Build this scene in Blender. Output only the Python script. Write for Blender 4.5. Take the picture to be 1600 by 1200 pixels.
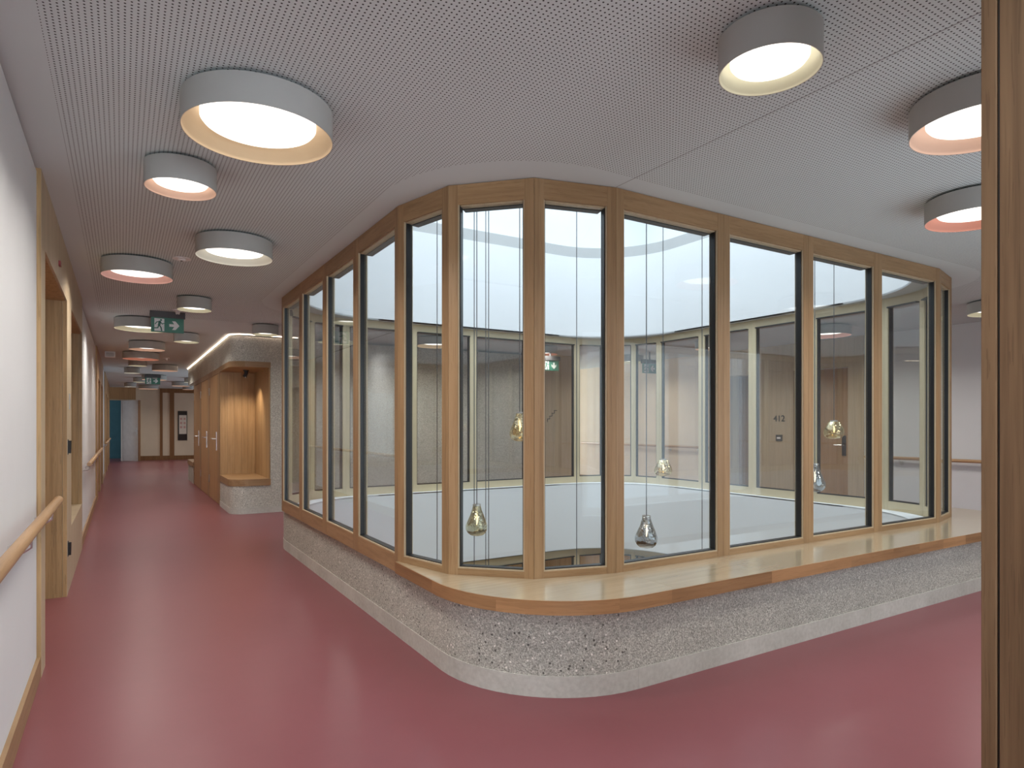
import bpy, math, random
from mathutils import Vector
from mathutils.geometry import tessellate_polygon
random.seed(4)
S = bpy.context.scene
for o in list(bpy.data.objects): bpy.data.objects.remove(o)
COL = S.collection

# ------------------------------------------------------------------ camera
YAW = math.atan(0.61)
cam_d = bpy.data.cameras.new('camera'); cam = bpy.data.objects.new('camera', cam_d); COL.objects.link(cam)
cam.location = (0, 0, 1.35); cam.rotation_euler = (math.radians(90), 0, -YAW)
cam_d.sensor_width = 36; cam_d.lens = 36*1000/1600; cam_d.shift_y = 63/1600; cam_d.clip_start = 0.05
S.camera = cam
# ------------------------------------------------------------------ world, daylight, added fill lights, exposure
W = bpy.data.worlds.new('sky'); S.world = W; W.use_nodes = True
bg = W.node_tree.nodes['Background']; bg.inputs[0].default_value = (0.80, 0.90, 1.0, 1); bg.inputs[1].default_value = 0.6
def area(name, loc, rot, sx, sy, power, color):
    d = bpy.data.lights.new(name, 'AREA'); d.shape = 'RECTANGLE'; d.size = sx; d.size_y = sy; d.energy = power; d.color = color
    o = bpy.data.objects.new(name, d); COL.objects.link(o); o.location = loc; o.rotation_euler = rot
    return o
R90 = math.radians(90)
DAY = (0.80, 0.91, 1.0)
area('skylight_daylight', (4.25, 5.45, 5.9), (0, 0, 0), 5.0, 4.6, 118, DAY)
area('rear_fill', (0.55, -4.85, 1.45), (R90, 0, 0), 1.6, 2.2, 110, DAY)          # fill added at an unseen window behind the camera
area('south_fill', (4.6, .66, 1.35), (R90, 0, 0), 4.0, 1.7, 14, DAY)       # fill added at an invented window in the south wall
area('east_corridor_fill', (8.4, 15.8, 1.5), (-R90, 0, 0), 1.6, 2.0, 130, DAY)  # added fill brightening the east corridor, no window stands here
S.view_settings.view_transform = 'Standard'; S.view_settings.look = 'None'
S.view_settings.gamma = 1; S.view_settings.use_curve_mapping = False
S.view_settings.exposure = 0.68
try:
    S.cycles.transparent_max_bounces = 24; S.cycles.max_bounces = 10; S.cycles.diffuse_bounces = 5
except Exception: pass

# ------------------------------------------------------------------ materials
MATS = {}
class NT:
    def __init__(s, name):
        m = bpy.data.materials.new(name); m.use_nodes = True; s.m = m; s.t = m.node_tree; s.t.nodes.clear()
        s.out = s.n('ShaderNodeOutputMaterial'); MATS[name] = m
    def n(s, typ, **kw):
        nd = s.t.nodes.new(typ)
        for k, v in kw.items(): setattr(nd, k, v)
        return nd
    def l(s, a, b): s.t.links.new(a, b)
    def setin(s, node, key, v):
        if hasattr(v, 'is_linked') or hasattr(v, 'links'): s.l(v, node.inputs[key])
        else: node.inputs[key].default_value = v
    def math(s, op, a, b=None, c=None):
        nd = s.n('ShaderNodeMath', operation=op); s.setin(nd, 0, a)
        if b is not None: s.setin(nd, 1, b)
        if c is not None: s.setin(nd, 2, c)
        return nd.outputs[0]
    def vm(s, op, a, b=None, out=0):
        nd = s.n('ShaderNodeVectorMath', operation=op); s.setin(nd, 0, a)
        if b is not None: s.setin(nd, 1, b)
        return nd.outputs[out]
    def noise(s, vec, scale, detail=3, rough=.55, dist=0):
        nd = s.n('ShaderNodeTexNoise'); s.l(vec, nd.inputs['Vector'])
        nd.inputs['Scale'].default_value = scale; nd.inputs['Detail'].default_value = detail
        nd.inputs['Roughness'].default_value = rough; nd.inputs['Distortion'].default_value = dist
        return nd.outputs['Fac']
    def ramp(s, fac, stops):
        nd = s.n('ShaderNodeValToRGB'); s.l(fac, nd.inputs[0]); e = nd.color_ramp.elements
        while len(e) < len(stops): e.new(.5)
        for i, (p, c) in enumerate(stops):
            e[i].position = p; e[i].color = (*c, 1) if len(c) == 3 else c
        return nd.outputs[0]
    def mix(s, fac, a, b, blend='MIX'):
        nd = s.n('ShaderNodeMix', data_type='RGBA', blend_type=blend)
        s.setin(nd, 0, fac); s.setin(nd, 6, a if not isinstance(a, tuple) else (*a, 1)); s.setin(nd, 7, b if not isinstance(b, tuple) else (*b, 1))
        return nd.outputs[2]
    def coords(s, kind='Object', rnd=False):
        v = s.n('ShaderNodeTexCoord').outputs[kind]
        if rnd:
            oi = s.n('ShaderNodeObjectInfo'); r = s.math('MULTIPLY', oi.outputs['Random'], 37.0)
            v = s.vm('ADD', v, r)
        return v
    def world(s): return s.n('ShaderNodeNewGeometry').outputs['Position']
    def bsdf(s, color, rough=.5, spec=.5, metal=0, bump=None, bstr=.2, bdist=.01, coat=0, coatr=.1):
        b = s.n('ShaderNodeBsdfPrincipled'); s.setin(b, 'Base Color', (*color, 1) if isinstance(color, tuple) else color)
        s.setin(b, 'Roughness', rough); s.setin(b, 'Metallic', metal); b.inputs['Specular IOR Level'].default_value = spec
        b.inputs['Coat Weight'].default_value = coat; b.inputs['Coat Roughness'].default_value = coatr
        if bump is not None:
            bn = s.n('ShaderNodeBump'); bn.inputs['Strength'].default_value = bstr; bn.inputs['Distance'].default_value = bdist
            s.l(bump, bn.inputs['Height']); s.l(bn.outputs[0], b.inputs['Normal'])
        s.l(b.outputs[0], s.out.inputs[0]); return b
def plain(name, color, rough=.5, metal=0, spec=.5, var=.06, scale=6):
    t = NT(name); f = t.noise(t.coords('Object', True), scale, 2)
    lo = tuple(max(0, c*(1-var)) for c in color); hi = tuple(min(1, c*(1+var)) for c in color)
    t.bsdf(t.ramp(f, [(.3, lo), (.7, hi)]), rough, spec, metal); return t.m
def wood(name, axis, light, dark, rough=.42, contrast=1.0, spec=.35, vary=.16, coat=0):
    t = NT(name); v = t.coords('Object', True)
    a = {'x': (1.2, 34, 34), 'y': (34, 1.2, 34), 'z': (34, 34, 1.2), 'h': (2.2, 2.2, 40)}[axis]
    b = {'x': (.5, 7, 7), 'y': (7, .5, 7), 'z': (7, 7, .5), 'h': (.8, .8, 9)}[axis]
    g1 = t.noise(t.vm('MULTIPLY', v, a), 1.0, 4, .6, .4)
    g2 = t.noise(t.vm('MULTIPLY', v, b), 1.0, 3, .5, 1.6)
    g3 = t.noise(t.vm('MULTIPLY', v, tuple(q*5 for q in a)), 1.0, 2, .5)
    mid = tuple((l+d)/2 for l, d in zip(light, dark))
    col = t.ramp(g2, [(.28, dark), (.5, mid), (.72, light)])
    col = t.mix(.38*contrast, col, t.ramp(g1, [(.3, tuple(d*.72 for d in dark)), (.52, mid), (.75, light)]))
    col = t.mix(t.math('MULTIPLY', t.math('LESS_THAN', g3, .38), .22*contrast), col, tuple(d*.6 for d in dark))
    oi = t.n('ShaderNodeObjectInfo'); hv = t.n('ShaderNodeHueSaturation'); t.l(col, hv.inputs['Color'])
    t.l(t.math('MULTIPLY_ADD', oi.outputs['Random'], vary, 1-vary/2), hv.inputs['Value'])
    t.bsdf(hv.outputs[0], rough, spec, bump=g1, bstr=.06, bdist=.002, coat=coat, coatr=.14); return t.m
OL, OD = (.41, .265, .14), (.295, .172, .080)
for ax in 'xyzh': wood('oak_'+ax, ax, OL, OD, contrast=1.3)
wood('oak_ledge', 'x', (.54, .45, .31), (.45, .36, .235), .25, .7, .7, .08, 1.0)
wood('oak_edge', 'h', (.42, .235, .11), (.27, .14, .06), .4, 1.2, .35, .45)
wood('oak_panel', 'z', (.58, .47, .32), (.47, .37, .24), .45, .8)
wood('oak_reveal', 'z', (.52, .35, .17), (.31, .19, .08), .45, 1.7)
wood('oak_lining', 'z', (.46, .30, .15), (.34, .20, .09), .45, 1.3, .35, .10)
wood('oak_dark', 'z', (.30, .15, .06), (.20, .09, .035), .45)
wood('oak_door', 'z', (.48, .29, .14), (.37, .21, .09), .45)
wood('oak_post', 'z', (.24, .15, .08), (.13, .073, .036), .5, 1.6)
wood('oak_rail', 'y', (.56, .36, .20), (.40, .235, .11), .4, 1.2)
plain('white_wall', (.70, .72, .73), .75, spec=.2, var=.02, scale=2)
plain('shaft_white', (.86, .88, .90), .85, spec=.1, var=.015, scale=1)
plain('cream_wall', (.74, .62, .48), .7, spec=.2, var=.03, scale=2)
plain('teal_wall', (.055, .135, .165), .7, spec=.2)
plain('pale_gold', (.62, .52, .34), .45, var=.03)
plain('black', (.012, .012, .013), .5); plain('gasket_black', (.012, .012, .014), .35)
plain('steel', (.62, .62, .62), .28, 1.0); plain('zinc_trim', (.34, .35, .36), .5)
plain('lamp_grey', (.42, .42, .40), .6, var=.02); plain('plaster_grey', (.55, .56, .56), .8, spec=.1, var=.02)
plain('dark_shadow', (.02, .02, .02), .9); plain('white_plastic', (.8, .8, .8), .4)
plain('sign_grey', (.09, .09, .095), .5); plain('sign_white', (.85, .87, .86), .4, var=.01)
plain('sign_green', (.05, .22, .155), .4, var=.03); plain('red_plastic', (.25, .01, .015), .4)
plain('paper', (.72, .66, .58), .7, var=.03); plain('screen_black', (.02, .012, .01), .3)
plain('door_grey_sheen', (.62, .63, .65), .22, var=.05)  # wooden leaf, the cool light on it painted in as grey
LIN = {'beige': (.60, .45, .28), 'peach': (.64, .42, .31), 'cream': (.60, .58, .42), 'pink': (.60, .35, .31), 'salmon': (.56, .24, .17), 'white': (.62, .61, .53)}
for k, c in LIN.items(): plain('lining_'+k, c, .6, var=.02)
def emis(name, color, st):
    t = NT(name); e = t.n('ShaderNodeEmission'); e.inputs[0].default_value = (*color, 1); e.inputs[1].default_value = st
    t.l(e.outputs[0], t.out.inputs[0])
emis('lamp_glow', (1.0, .93, .85), 1.5)
emis('strip_glow', (1.0, .74, .58), 5.0)
emis('filament', (1.0, .80, .52), 5.0)
# glass: clear sheet with mirror-like grazing reflection
def glass(name, tint, base, ior=1.5):
    t = NT(name); tr = t.n('ShaderNodeBsdfTransparent'); tr.inputs[0].default_value = (*tint, 1)
    gl = t.n('ShaderNodeBsdfGlossy'); gl.inputs['Roughness'].default_value = 0.0; gl.inputs[0].default_value = (.9, .95, .97, 1)
    fr = t.n('ShaderNodeFresnel'); bf = t.n('ShaderNodeNewGeometry').outputs['Backfacing']
    t.l(t.math('MULTIPLY_ADD', bf, 1/ior-ior, ior), fr.inputs[0])      # same reflectance on both faces of the sheet
    mx = t.n('ShaderNodeMixShader'); t.l(t.math('MULTIPLY', fr.outputs[0], base), mx.inputs[0])
    t.l(tr.outputs[0], mx.inputs[1]); t.l(gl.outputs[0], mx.inputs[2]); t.l(mx.outputs[0], t.out.inputs[0])
glass('pane_glass', (.97, .985, .98), 1.0)
def bulb_glass(name, tint, refl):
    t = NT(name); tr = t.n('ShaderNodeBsdfTransparent'); tr.inputs[0].default_value = (*tint, 1)
    gl = t.n('ShaderNodeBsdfGlossy'); gl.inputs['Roughness'].default_value = .03; gl.inputs[0].default_value = (*refl, 1)
    lw = t.n('ShaderNodeLayerWeight'); lw.inputs[0].default_value = .55
    nz = t.noise(t.coords('Object'), 14, 2, .5, 1.0)
    bn = t.n('ShaderNodeBump'); bn.inputs['Strength'].default_value = .6; bn.inputs['Distance'].default_value = .02; t.l(nz, bn.inputs['Height'])
    t.l(bn.outputs[0], gl.inputs['Normal']); t.l(bn.outputs[0], lw.inputs['Normal'])
    mx = t.n('ShaderNodeMixShader'); t.l(t.math('MINIMUM', t.math('ADD', lw.outputs['Facing'], .45), 1.0), mx.inputs[0])
    t.l(tr.outputs[0], mx.inputs[1]); t.l(gl.outputs[0], mx.inputs[2]); t.l(mx.outputs[0], t.out.inputs[0])
bulb_glass('bulb_gold', (.80, .66, .36), (.85, .74, .48)); bulb_glass('bulb_smoke', (.42, .42, .44), (.62, .64, .66))
bulb_glass('bulb_olive', (.60, .56, .38), (.70, .68, .52))
# floor
t = NT('rubber_floor'); p = t.world()
f1 = t.noise(p, .7, 3); f2 = t.noise(p, 9, 3, .6)
c = t.mix(.35, t.ramp(f1, [(.25, (.205, .060, .070)), (.75, (.240, .076, .088))]), t.ramp(f2, [(.1, (.195, .055, .065)), (.9, (.24, .074, .086))]))
t.bsdf(c, .31, .5)
# aggregate concrete
def aggregate(name, k):
    t = NT(name); p = t.world()
    def vor(sc):
        v = t.n('ShaderNodeTexVoronoi'); t.l(p, v.inputs['Vector']); v.inputs['Scale'].default_value = sc; return v
    v1 = vor(165); v2 = vor(58); n1 = t.noise(p, 1.5, 3); n2 = t.noise(p, 90, 2)
    col = t.ramp(n2, [(.3, (.17*k, .172*k, .15*k)), (.7, (.38*k, .385*k, .345*k))])
    sep = t.n('ShaderNodeSeparateColor'); t.l(v1.outputs['Color'], sep.inputs[0])
    col = t.mix(.6, col, t.ramp(sep.outputs[0], [(.0, (.06*k, .06*k, .055*k)), (.35, (.24*k, .24*k, .215*k)), (.8, (.40*k, .40*k, .36*k)), (1., (.62*k, .62*k, .57*k))]))
    sep2 = t.n('ShaderNodeSeparateColor'); t.l(v2.outputs['Color'], sep2.inputs[0])
    pit = t.math('MULTIPLY', t.math('GREATER_THAN', sep2.outputs[1], .90), t.math('LESS_THAN', v2.outputs['Distance'], .36))
    col = t.mix(pit, col, (.03, .03, .03))
    stone = t.math('MULTIPLY', t.math('LESS_THAN', sep2.outputs[1], .05), t.math('LESS_THAN', v2.outputs['Distance'], .33))
    col = t.mix(stone, col, (.66*k, .64*k, .60*k))
    col = t.mix(.25, col, t.ramp(n1, [(.3, (.22*k, .21*k, .18*k)), (.7, (.42*k, .41*k, .36*k))]))
    h = t.math('SUBTRACT', v1.outputs['Distance'], t.math('MULTIPLY', pit, 2.0))
    t.bsdf(col, .85, .2, bump=h, bstr=.5, bdist=.004)
aggregate('aggregate_concrete', 1.6); aggregate('core_concrete', 1.75)
t = NT('smooth_concrete'); p = t.world(); n1 = t.noise(p, 3, 4, .6); n2 = t.noise(p, 40, 3)
col = t.mix(.3, t.ramp(n1, [(.3, (.45, .445, .40)), (.7, (.64, .635, .585))]), t.ramp(n2, [(.3, (.40, .395, .355)), (.65, (.66, .655, .605))]))
t.bsdf(col, .75, .25, bump=n2, bstr=.12, bdist=.002)
# perforated acoustic ceiling
t = NT('perforated_ceiling'); p = t.world()
PIT = .0188
fr = t.vm('FRACTION', t.vm('MULTIPLY', p, (1/PIT, 1/PIT, 0)))
d = t.vm('LENGTH', t.vm('MULTIPLY', t.vm('SUBTRACT', fr, (.5, .5, 0)), (1, 1, 0)), out=1)
hole = t.math('LESS_THAN', d, .19)
q = t.vm('SUBTRACT', t.vm('ABSOLUTE', t.vm('SUBTRACT', p, (4.253, 5.455, 0))), (2.787-.75, 2.635-.75, 99))
q = t.vm('MAXIMUM', q, (0, 0, 0)); sd = t.math('SUBTRACT', t.vm('LENGTH', t.vm('MULTIPLY', q, (1, 1, 0)), out=1), .75)
sx = t.n('ShaderNodeSeparateXYZ'); t.l(p, sx.inputs[0])
mask = t.math('MULTIPLY', t.math('GREATER_THAN', sd, .15), t.math('GREATER_THAN', sx.outputs[0], -.235))
mask = t.math('MULTIPLY', mask, t.math('LESS_THAN', sx.outputs[1], 9.2))
nz = t.noise(p, .8, 2)
t.bsdf(t.mix(t.math('MULTIPLY', hole, mask), t.ramp(nz, [(.3, (.60, .66, .66)), (.7, (.63, .69, .69))]), (.05, .05, .05)), .8, .15)

# ------------------------------------------------------------------ mesh helpers
class MB:
    def __init__(s): s.v = []; s.f = []
    def add(s, vs, fs):
        o = len(s.v); s.v += [tuple(q) for q in vs]; s.f += [tuple(i+o for i in f) for f in fs]; return s
    def box(s, x0, x1, y0, y1, z0, z1):
        return s.add([(x0,y0,z0),(x1,y0,z0),(x1,y1,z0),(x0,y1,z0),(x0,y0,z1),(x1,y0,z1),(x1,y1,z1),(x0,y1,z1)],
                     [(3,2,1,0),(4,5,6,7),(0,1,5,4),(1,2,6,5),(2,3,7,6),(3,0,4,7)])
    def prism(s, poly, z0, z1):
        if sum(a[0]*b[1]-b[0]*a[1] for a, b in zip(poly, poly[1:]+poly[:1])) < 0: poly = poly[::-1]
        n = len(poly); vs = [(x,y,z0) for x,y in poly]+[(x,y,z1) for x,y in poly]
        fs = [(i,(i+1)%n,n+(i+1)%n,n+i) for i in range(n)]
        for tri in tessellate_polygon([[Vector((x,y,0)) for x,y in poly]]):
            a, b, c2 = tri
            ar = (poly[b][0]-poly[a][0])*(poly[c2][1]-poly[a][1])-(poly[b][1]-poly[a][1])*(poly[c2][0]-poly[a][0])
            if ar < 0: a, b, c2 = a, c2, b
            fs += [(n+a,n+b,n+c2),(a,c2,b)]
        return s.add(vs, fs)
    def ring(s, outer, inner, z0, z1, sides=True):
        no, ni = len(outer), len(inner); allp = outer+inner
        vs = [(x,y,z0) for x,y in allp]+[(x,y,z1) for x,y in allp]; N = len(allp); fs = []
        for tri in tessellate_polygon([[Vector((x,y,0)) for x,y in outer],[Vector((x,y,0)) for x,y in inner]]):
            a, b, c2 = tri
            ar = (allp[b][0]-allp[a][0])*(allp[c2][1]-allp[a][1])-(allp[b][1]-allp[a][1])*(allp[c2][0]-allp[a][0])
            if ar < 0: b, c2 = c2, b
            fs += [(N+a,N+b,N+c2),(a,c2,b)]
        if sides:
            fs += [(i,(i+1)%no,N+(i+1)%no,N+i) for i in range(no)]
            fs += [(no+(i+1)%ni,no+i,N+no+i,N+no+(i+1)%ni) for i in range(ni)]
        return s.add(vs, fs)
    def sheet(s, path, z0, z1, closed=False, flip=False):
        n = len(path); vs = [(x,y,z0) for x,y in path]+[(x,y,z1) for x,y in path]
        fs = [(i,(i+1)%n,n+(i+1)%n,n+i) for i in range(n if closed else n-1)]
        if flip: fs = [f[::-1] for f in fs]
        return s.add(vs, fs)
    def tube(s, path, r, seg=10, cap=True):
        P = [Vector(p) for p in path]; vs = []; fs = []
        up = Vector((0,0,1)); prev = None
        for i, p in enumerate(P):
            d = (P[min(i+1,len(P)-1)]-P[max(i-1,0)]).normalized()
            if prev is None:
                a = up if abs(d.dot(up)) < .9 else Vector((1,0,0)); u = d.cross(a).normalized()
            else: u = (prev-d*prev.dot(d)).normalized()
            prev = u; w = d.cross(u)
            rr = r[i] if isinstance(r, (list, tuple)) else r
            for k in range(seg):
                a = 2*math.pi*k/seg; vs.append(p+u*math.cos(a)*rr+w*math.sin(a)*rr)
        for i in range(len(P)-1):
            for k in range(seg):
                fs.append((i*seg+k, i*seg+(k+1)%seg, (i+1)*seg+(k+1)%seg, (i+1)*seg+k))
        if cap:
            fs.append(tuple(range(seg))[::-1]); fs.append(tuple((len(P)-1)*seg+k for k in range(seg)))
        return s.add(vs, fs)
    def lathe(s, prof, seg=48, c=(0,0,0)):
        vs = []; fs = []; n = len(prof)
        for k in range(seg):
            a = 2*math.pi*k/seg
            for r, z in prof: vs.append((c[0]+r*math.cos(a), c[1]+r*math.sin(a), c[2]+z))
        for k in range(seg):
            k2 = (k+1)%seg
            for i in range(n-1): fs.append((k*n+i, k2*n+i, k2*n+i+1, k*n+i+1))
        return s.add(vs, fs)
    def flat(s, pts, origin, ex, ey, th, n):
        # extruded 2-D outline on a plane: origin + a*ex + b*ey, thickness along n
        o = Vector(origin); ex = Vector(ex); ey = Vector(ey); n = Vector(n); k = len(pts)
        base = [o+ex*a+ey*b for a, b in pts]; top = [q+n*th for q in base]
        fs = [(i,(i+1)%k,k+(i+1)%k,k+i) for i in range(k)]
        for a, b, c2 in tessellate_polygon([[Vector((x,y,0)) for x,y in pts]]): fs += [(k+a,k+b,k+c2),(c2,b,a)]
        return s.add(base+top, fs)
def wloc(o):
    v = Vector((0,0,0))
    while o is not None: v += o.location; o = o.parent
    return v
def link(name, mesh, parent=None):
    o = bpy.data.objects.new(name, mesh); COL.objects.link(o); o.parent = parent; return o
def obj(name, mb, mat, parent=None, smooth=False, bevel=0, local=False, kind=None, label=None):
    me = bpy.data.meshes.new(name)
    if local: off = Vector((0,0,0))
    elif parent is not None: off = wloc(parent)
    else:
        xs, ys, zs = zip(*mb.v); off = Vector(((min(xs)+max(xs))/2, (min(ys)+max(ys))/2, min(zs)))
    # a part's own origin sits at its centre so that the grain differs from piece to piece
    me.from_pydata([tuple(Vector(q)-off) for q in mb.v], [], mb.f); me.update()
    me.materials.append(MATS[mat])
    if smooth:
        for pl in me.polygons: pl.use_smooth = True
        try: me.set_sharp_from_angle(angle=math.radians(38))
        except Exception: pass
    o = link(name, me, parent)
    if parent is None and not local: o.location = off
    if bevel:
        b = o.modifiers.new('bevel', 'BEVEL'); b.width = bevel; b.segments = 2; b.limit_method = 'ANGLE'
    if kind: o['kind'] = kind
    if label: o['label'] = label
    return o
def tag(o, label, cat=None, group=None):
    o['label'] = label
    if cat: o['category'] = cat
    if group: o['group'] = group
    return o
def thing(name, label, cat, loc=(0,0,0), group=None, kind=None):
    o = bpy.data.objects.new(name, None); COL.objects.link(o); o.location = loc; o.empty_display_size = .1
    o['label'] = label
    if cat: o['category'] = cat
    if group: o['group'] = group
    if kind: o['kind'] = kind
    return o
def arc(cx, cy, r, a0, a1, n):
    return [(cx+r*math.cos(math.radians(a0+(a1-a0)*i/n)), cy+r*math.sin(math.radians(a0+(a1-a0)*i/n))) for i in range(n+1)]
def rrect(x0, y0, x1, y1, r, n=14):
    return arc(x0+r[0],y0+r[0],r[0],180,270,n)+arc(x1-r[1],y0+r[1],r[1],270,360,n)+arc(x1-r[2],y1-r[2],r[2],0,90,n)+arc(x0+r[3],y1-r[3],r[3],90,180,n)

# ------------------------------------------------------------------ layout
CZ = 2.71                                    # ceiling
GX0, GX1, GY0, GY1 = 1.466, 7.04, 2.82, 8.09  # outer line of the atrium glazing
WL, WE, WS = -.385, 9.7, .61                 # left wall, east wall, south wall of the front corridor
CH = [(0, .945), (.12, .475), (.472, .122), (.954, 0)]   # corner facets
nl = [(GX0+a, GY0+b) for a, b in CH]
fr_ = [(GX1-a, GY0+b) for a, b in CH][::-1]
br_ = [(GX1-a, GY1-b) for a, b in CH]
bl_ = [(GX0+a, GY1-b) for a, b in CH][::-1]
GPOLY = nl+fr_+br_+bl_
HOLE = rrect(GX0+.135, GY0+.135, GX1-.135, GY1-.135, (1.2,)*4, 20)
SHAFT = rrect(GX0+.16, GY0+.16, GX1-.16, GY1-.16, (1.2,)*4, 20)

# ------------------------------------------------------------------ setting: floor, ceiling, walls
outline = [(WL-.6,-5), (1.5,-5), (1.5,WS-.2), (WE+.3,WS-.2), (WE+.3,16), (7.75,16), (7.75,10.4), (1.6,10.4), (1.6,18), (6,27), (6,34), (WL-3,34), (WL-3,27.2), (WL-.6,27.2)]
obj('floor', MB().ring(outline, HOLE, -.08, 0), 'rubber_floor', kind='structure', label='matt dark pink rubber floor')
co = obj('ceiling', MB().ring([(WL-.6,-5.3),(WE+.3,-5.3),(WE+.3,34.3),(WL-3,34.3),(WL-3,27.0),(WL-.6,27.0)], HOLE, CZ, CZ+.12), 'perforated_ceiling', kind='structure', label='grey-white perforated acoustic ceiling')
obj('seam', MB().box(2.4175, 2.4225, -1.5, GY0, CZ-.0008, CZ+.01), 'zinc_trim', co)

def baseboard(side, pts, into, h=.115, th=.018):
    b = MB()
    (xa,ya),(xb,yb) = pts; nx, ny = into
    b.prism([(xa,ya),(xb,yb),(xb+nx*th,yb+ny*th),(xa+nx*th,ya+ny*th)], 0, h)
    return obj('baseboard_'+side, b, 'oak_h', kind='structure')
def wall_w(name, y0, y1):       # white stretch of the left wall with its shadow gap at the ceiling
    w = obj(name, MB().box(WL-.25, WL, y0, y1, 0, CZ-.018), 'white_wall', kind='structure')
    obj('shadow_gap', MB().box(WL-.25, WL-.012, y0, y1, CZ-.018, CZ), 'dark_shadow', w)
    baseboard('left', ((WL,y0),(WL,y1)), (1,0))
wall_w('wall_left', -5, 4.21); wall_w('wall_left', 8.37, 13.2); wall_w('wall_left', 17.6, 19.6)
PF = WL+.02
def panelling(y0, y1, recesses, label, m='oak_panel', rv='oak_reveal', red=True):
    root = thing('wall_panelling', label, None, (WL, (y0+y1)/2, 0), kind='structure')
    b = []
    ys = y0
    for (ya, yb, zs, zt) in recesses:
        obj('jamb_board', MB().box(WL-.40, PF, ys, ya, 0, CZ), m, root)
        obj('head_board', MB().box(WL-.40, PF, ya, yb, zt, CZ), m, root)
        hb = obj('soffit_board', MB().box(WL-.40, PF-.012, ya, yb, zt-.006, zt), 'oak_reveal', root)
        if zs > 0:
            obj('sill_board', MB().box(WL-.40, PF, ya, yb, 0, zs), m, root)
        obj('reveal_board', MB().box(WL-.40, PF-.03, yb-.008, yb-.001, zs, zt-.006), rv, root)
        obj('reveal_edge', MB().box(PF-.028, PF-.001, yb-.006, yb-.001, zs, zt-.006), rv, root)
        d = obj('back_panel', MB().box(WL-.44, WL-.38, ya, yb, zs, zt), 'oak_door', root)
        ys = yb
    obj('jamb_board', MB().box(WL-.40, PF, ys, y1, 0, CZ), m, root)
    obj('end_strip', MB().box(WL-.02, PF-.001, y0-.012, y0, 0, CZ), 'oak_reveal', root)
    return root
pan = panelling(4.22, 8.37, [(4.42, 6.10, 0, 2.32), (6.60, 8.33, .49, 2.33)], 'pale oak panelling with two deep recesses near the camera')
for z in (1.17, .36): obj('recessed_pull', MB().tube([(PF, 6.19, z-.05), (PF+.002, 6.19, z+.05)], .022, 8).box(PF-.001, PF+.004, 6.165, 6.215, z-.06, z+.06), 'black', pan)
obj('number_plate', MB().box(PF, PF+.004, 6.32, 6.40, 1.47, 1.60), 'zinc_trim', pan)
obj('indicator_light', MB().box(PF, PF+.012, 5.30, 5.37, 2.43, 2.46), 'red_plastic', pan)
panelling(13.2, 17.6, [(14.0, 15.3, 0, 2.2), (15.9, 17.2, 0, 2.2)], 'oak panelling with door recesses halfway down the corridor', 'oak_door', 'oak_reveal')
panelling(19.6, 27.2, [(20.4, 21.7, 0, 2.2), (23.0, 24.3, 0, 2.2)], 'oak panelling with door recesses near the far corridor end', 'oak_door', 'oak_reveal')
# east wall
e1 = obj('wall_east', MB().box(WE, WE+.25, WS-.2, 5.55, 0, CZ), 'white_wall', kind='structure')
e2 = obj('wall_east', MB().box(WE, WE+.25, 8.35, 16, 0, CZ), 'cream_wall', kind='structure')
baseboard('east', ((WE,WS),(WE,5.55)), (-1,0)); baseboard('east', ((WE,8.35),(WE,16)), (-1,0))
obj('wall_north', MB().box(7.75, WE+.25, 16, 16.2, 0, CZ), 'white_wall', kind='structure')
# south wall of the front corridor, behind the oak jamb on the right
obj('wall_south', MB().box(1.62, 2.6, WS-.22, WS, 0, CZ).box(6.6, WE, WS-.22, WS, 0, CZ).box(2.6, 6.6, WS-.22, WS, 0, .5).box(2.6, 6.6, WS-.22, WS, 2.2, CZ), 'white_wall', kind='structure')
w2 = thing('fill_window_2', 'oak framed window added unseen in the south corridor wall for its light', None, (4.6, WS-.1, .5), kind='structure')  # invented window, out of view, added to go with the south fill
for a, b in ((2.6, 2.66), (3.9, 3.96), (5.24, 5.30), (6.54, 6.6)): obj('stile', MB().box(a, b, WS-.12, WS-.03, .5, 2.2), 'oak_z', w2)
for a, b in ((.5, .56), (2.14, 2.2)): obj('rail', MB().box(2.6, 6.6, WS-.115, WS-.035, a, b), 'oak_x', w2)
baseboard('south', ((1.62,WS),(WE,WS)), (0,1))
obj('wall_right', MB().box(1.5, 1.7, -5, WS-.46, 0, CZ), 'white_wall', kind='structure')
wb = obj('wall_back', MB().box(WL-.3, 1.7, -5.2, -5, 0, .3).box(WL-.3, 1.7, -5.2, -5, 2.6, CZ).box(WL-.3, WL+.1, -5.2, -5, .3, 2.6).box(1.4, 1.7, -5.2, -5, .3, 2.6), 'white_wall', kind='structure')
obj('fill_window_1', MB().box(WL+.1, 1.4, -5.16, -5.1, .3, .36).box(WL+.1, 1.4, -5.16, -5.1, 2.54, 2.6).box(WL+.1, WL+.16, -5.16, -5.1, .36, 2.54).box(1.34, 1.4, -5.16, -5.1, .36, 2.54), 'oak_x', kind='structure')  # unseen window frame added around the rear fill

# ------------------------------------------------------------------ atrium parapet
OUT = rrect(1.502, 2.455, 7.215, GY1-.03, (.75, .75, .93, .93))
IN = rrect(GX0+.15, GY0+.15, GX1-.15, GY1-.15, (1.2,)*4, 20)
par = obj('wall_parapet', MB().ring(OUT, IN, .105, .425), 'aggregate_concrete', smooth=True, kind='structure', label='washed aggregate concrete parapet around the atrium')
def sub_path(path, i0, i1): return path[i0:i1+1]
PL = rrect(1.498, 2.451, 7.219, GY1-.026, (.754, .754, .934, .934))
PLI = rrect(1.55, 2.50, 7.17, GY1-.08, (.70, .70, .88, .88))
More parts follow.
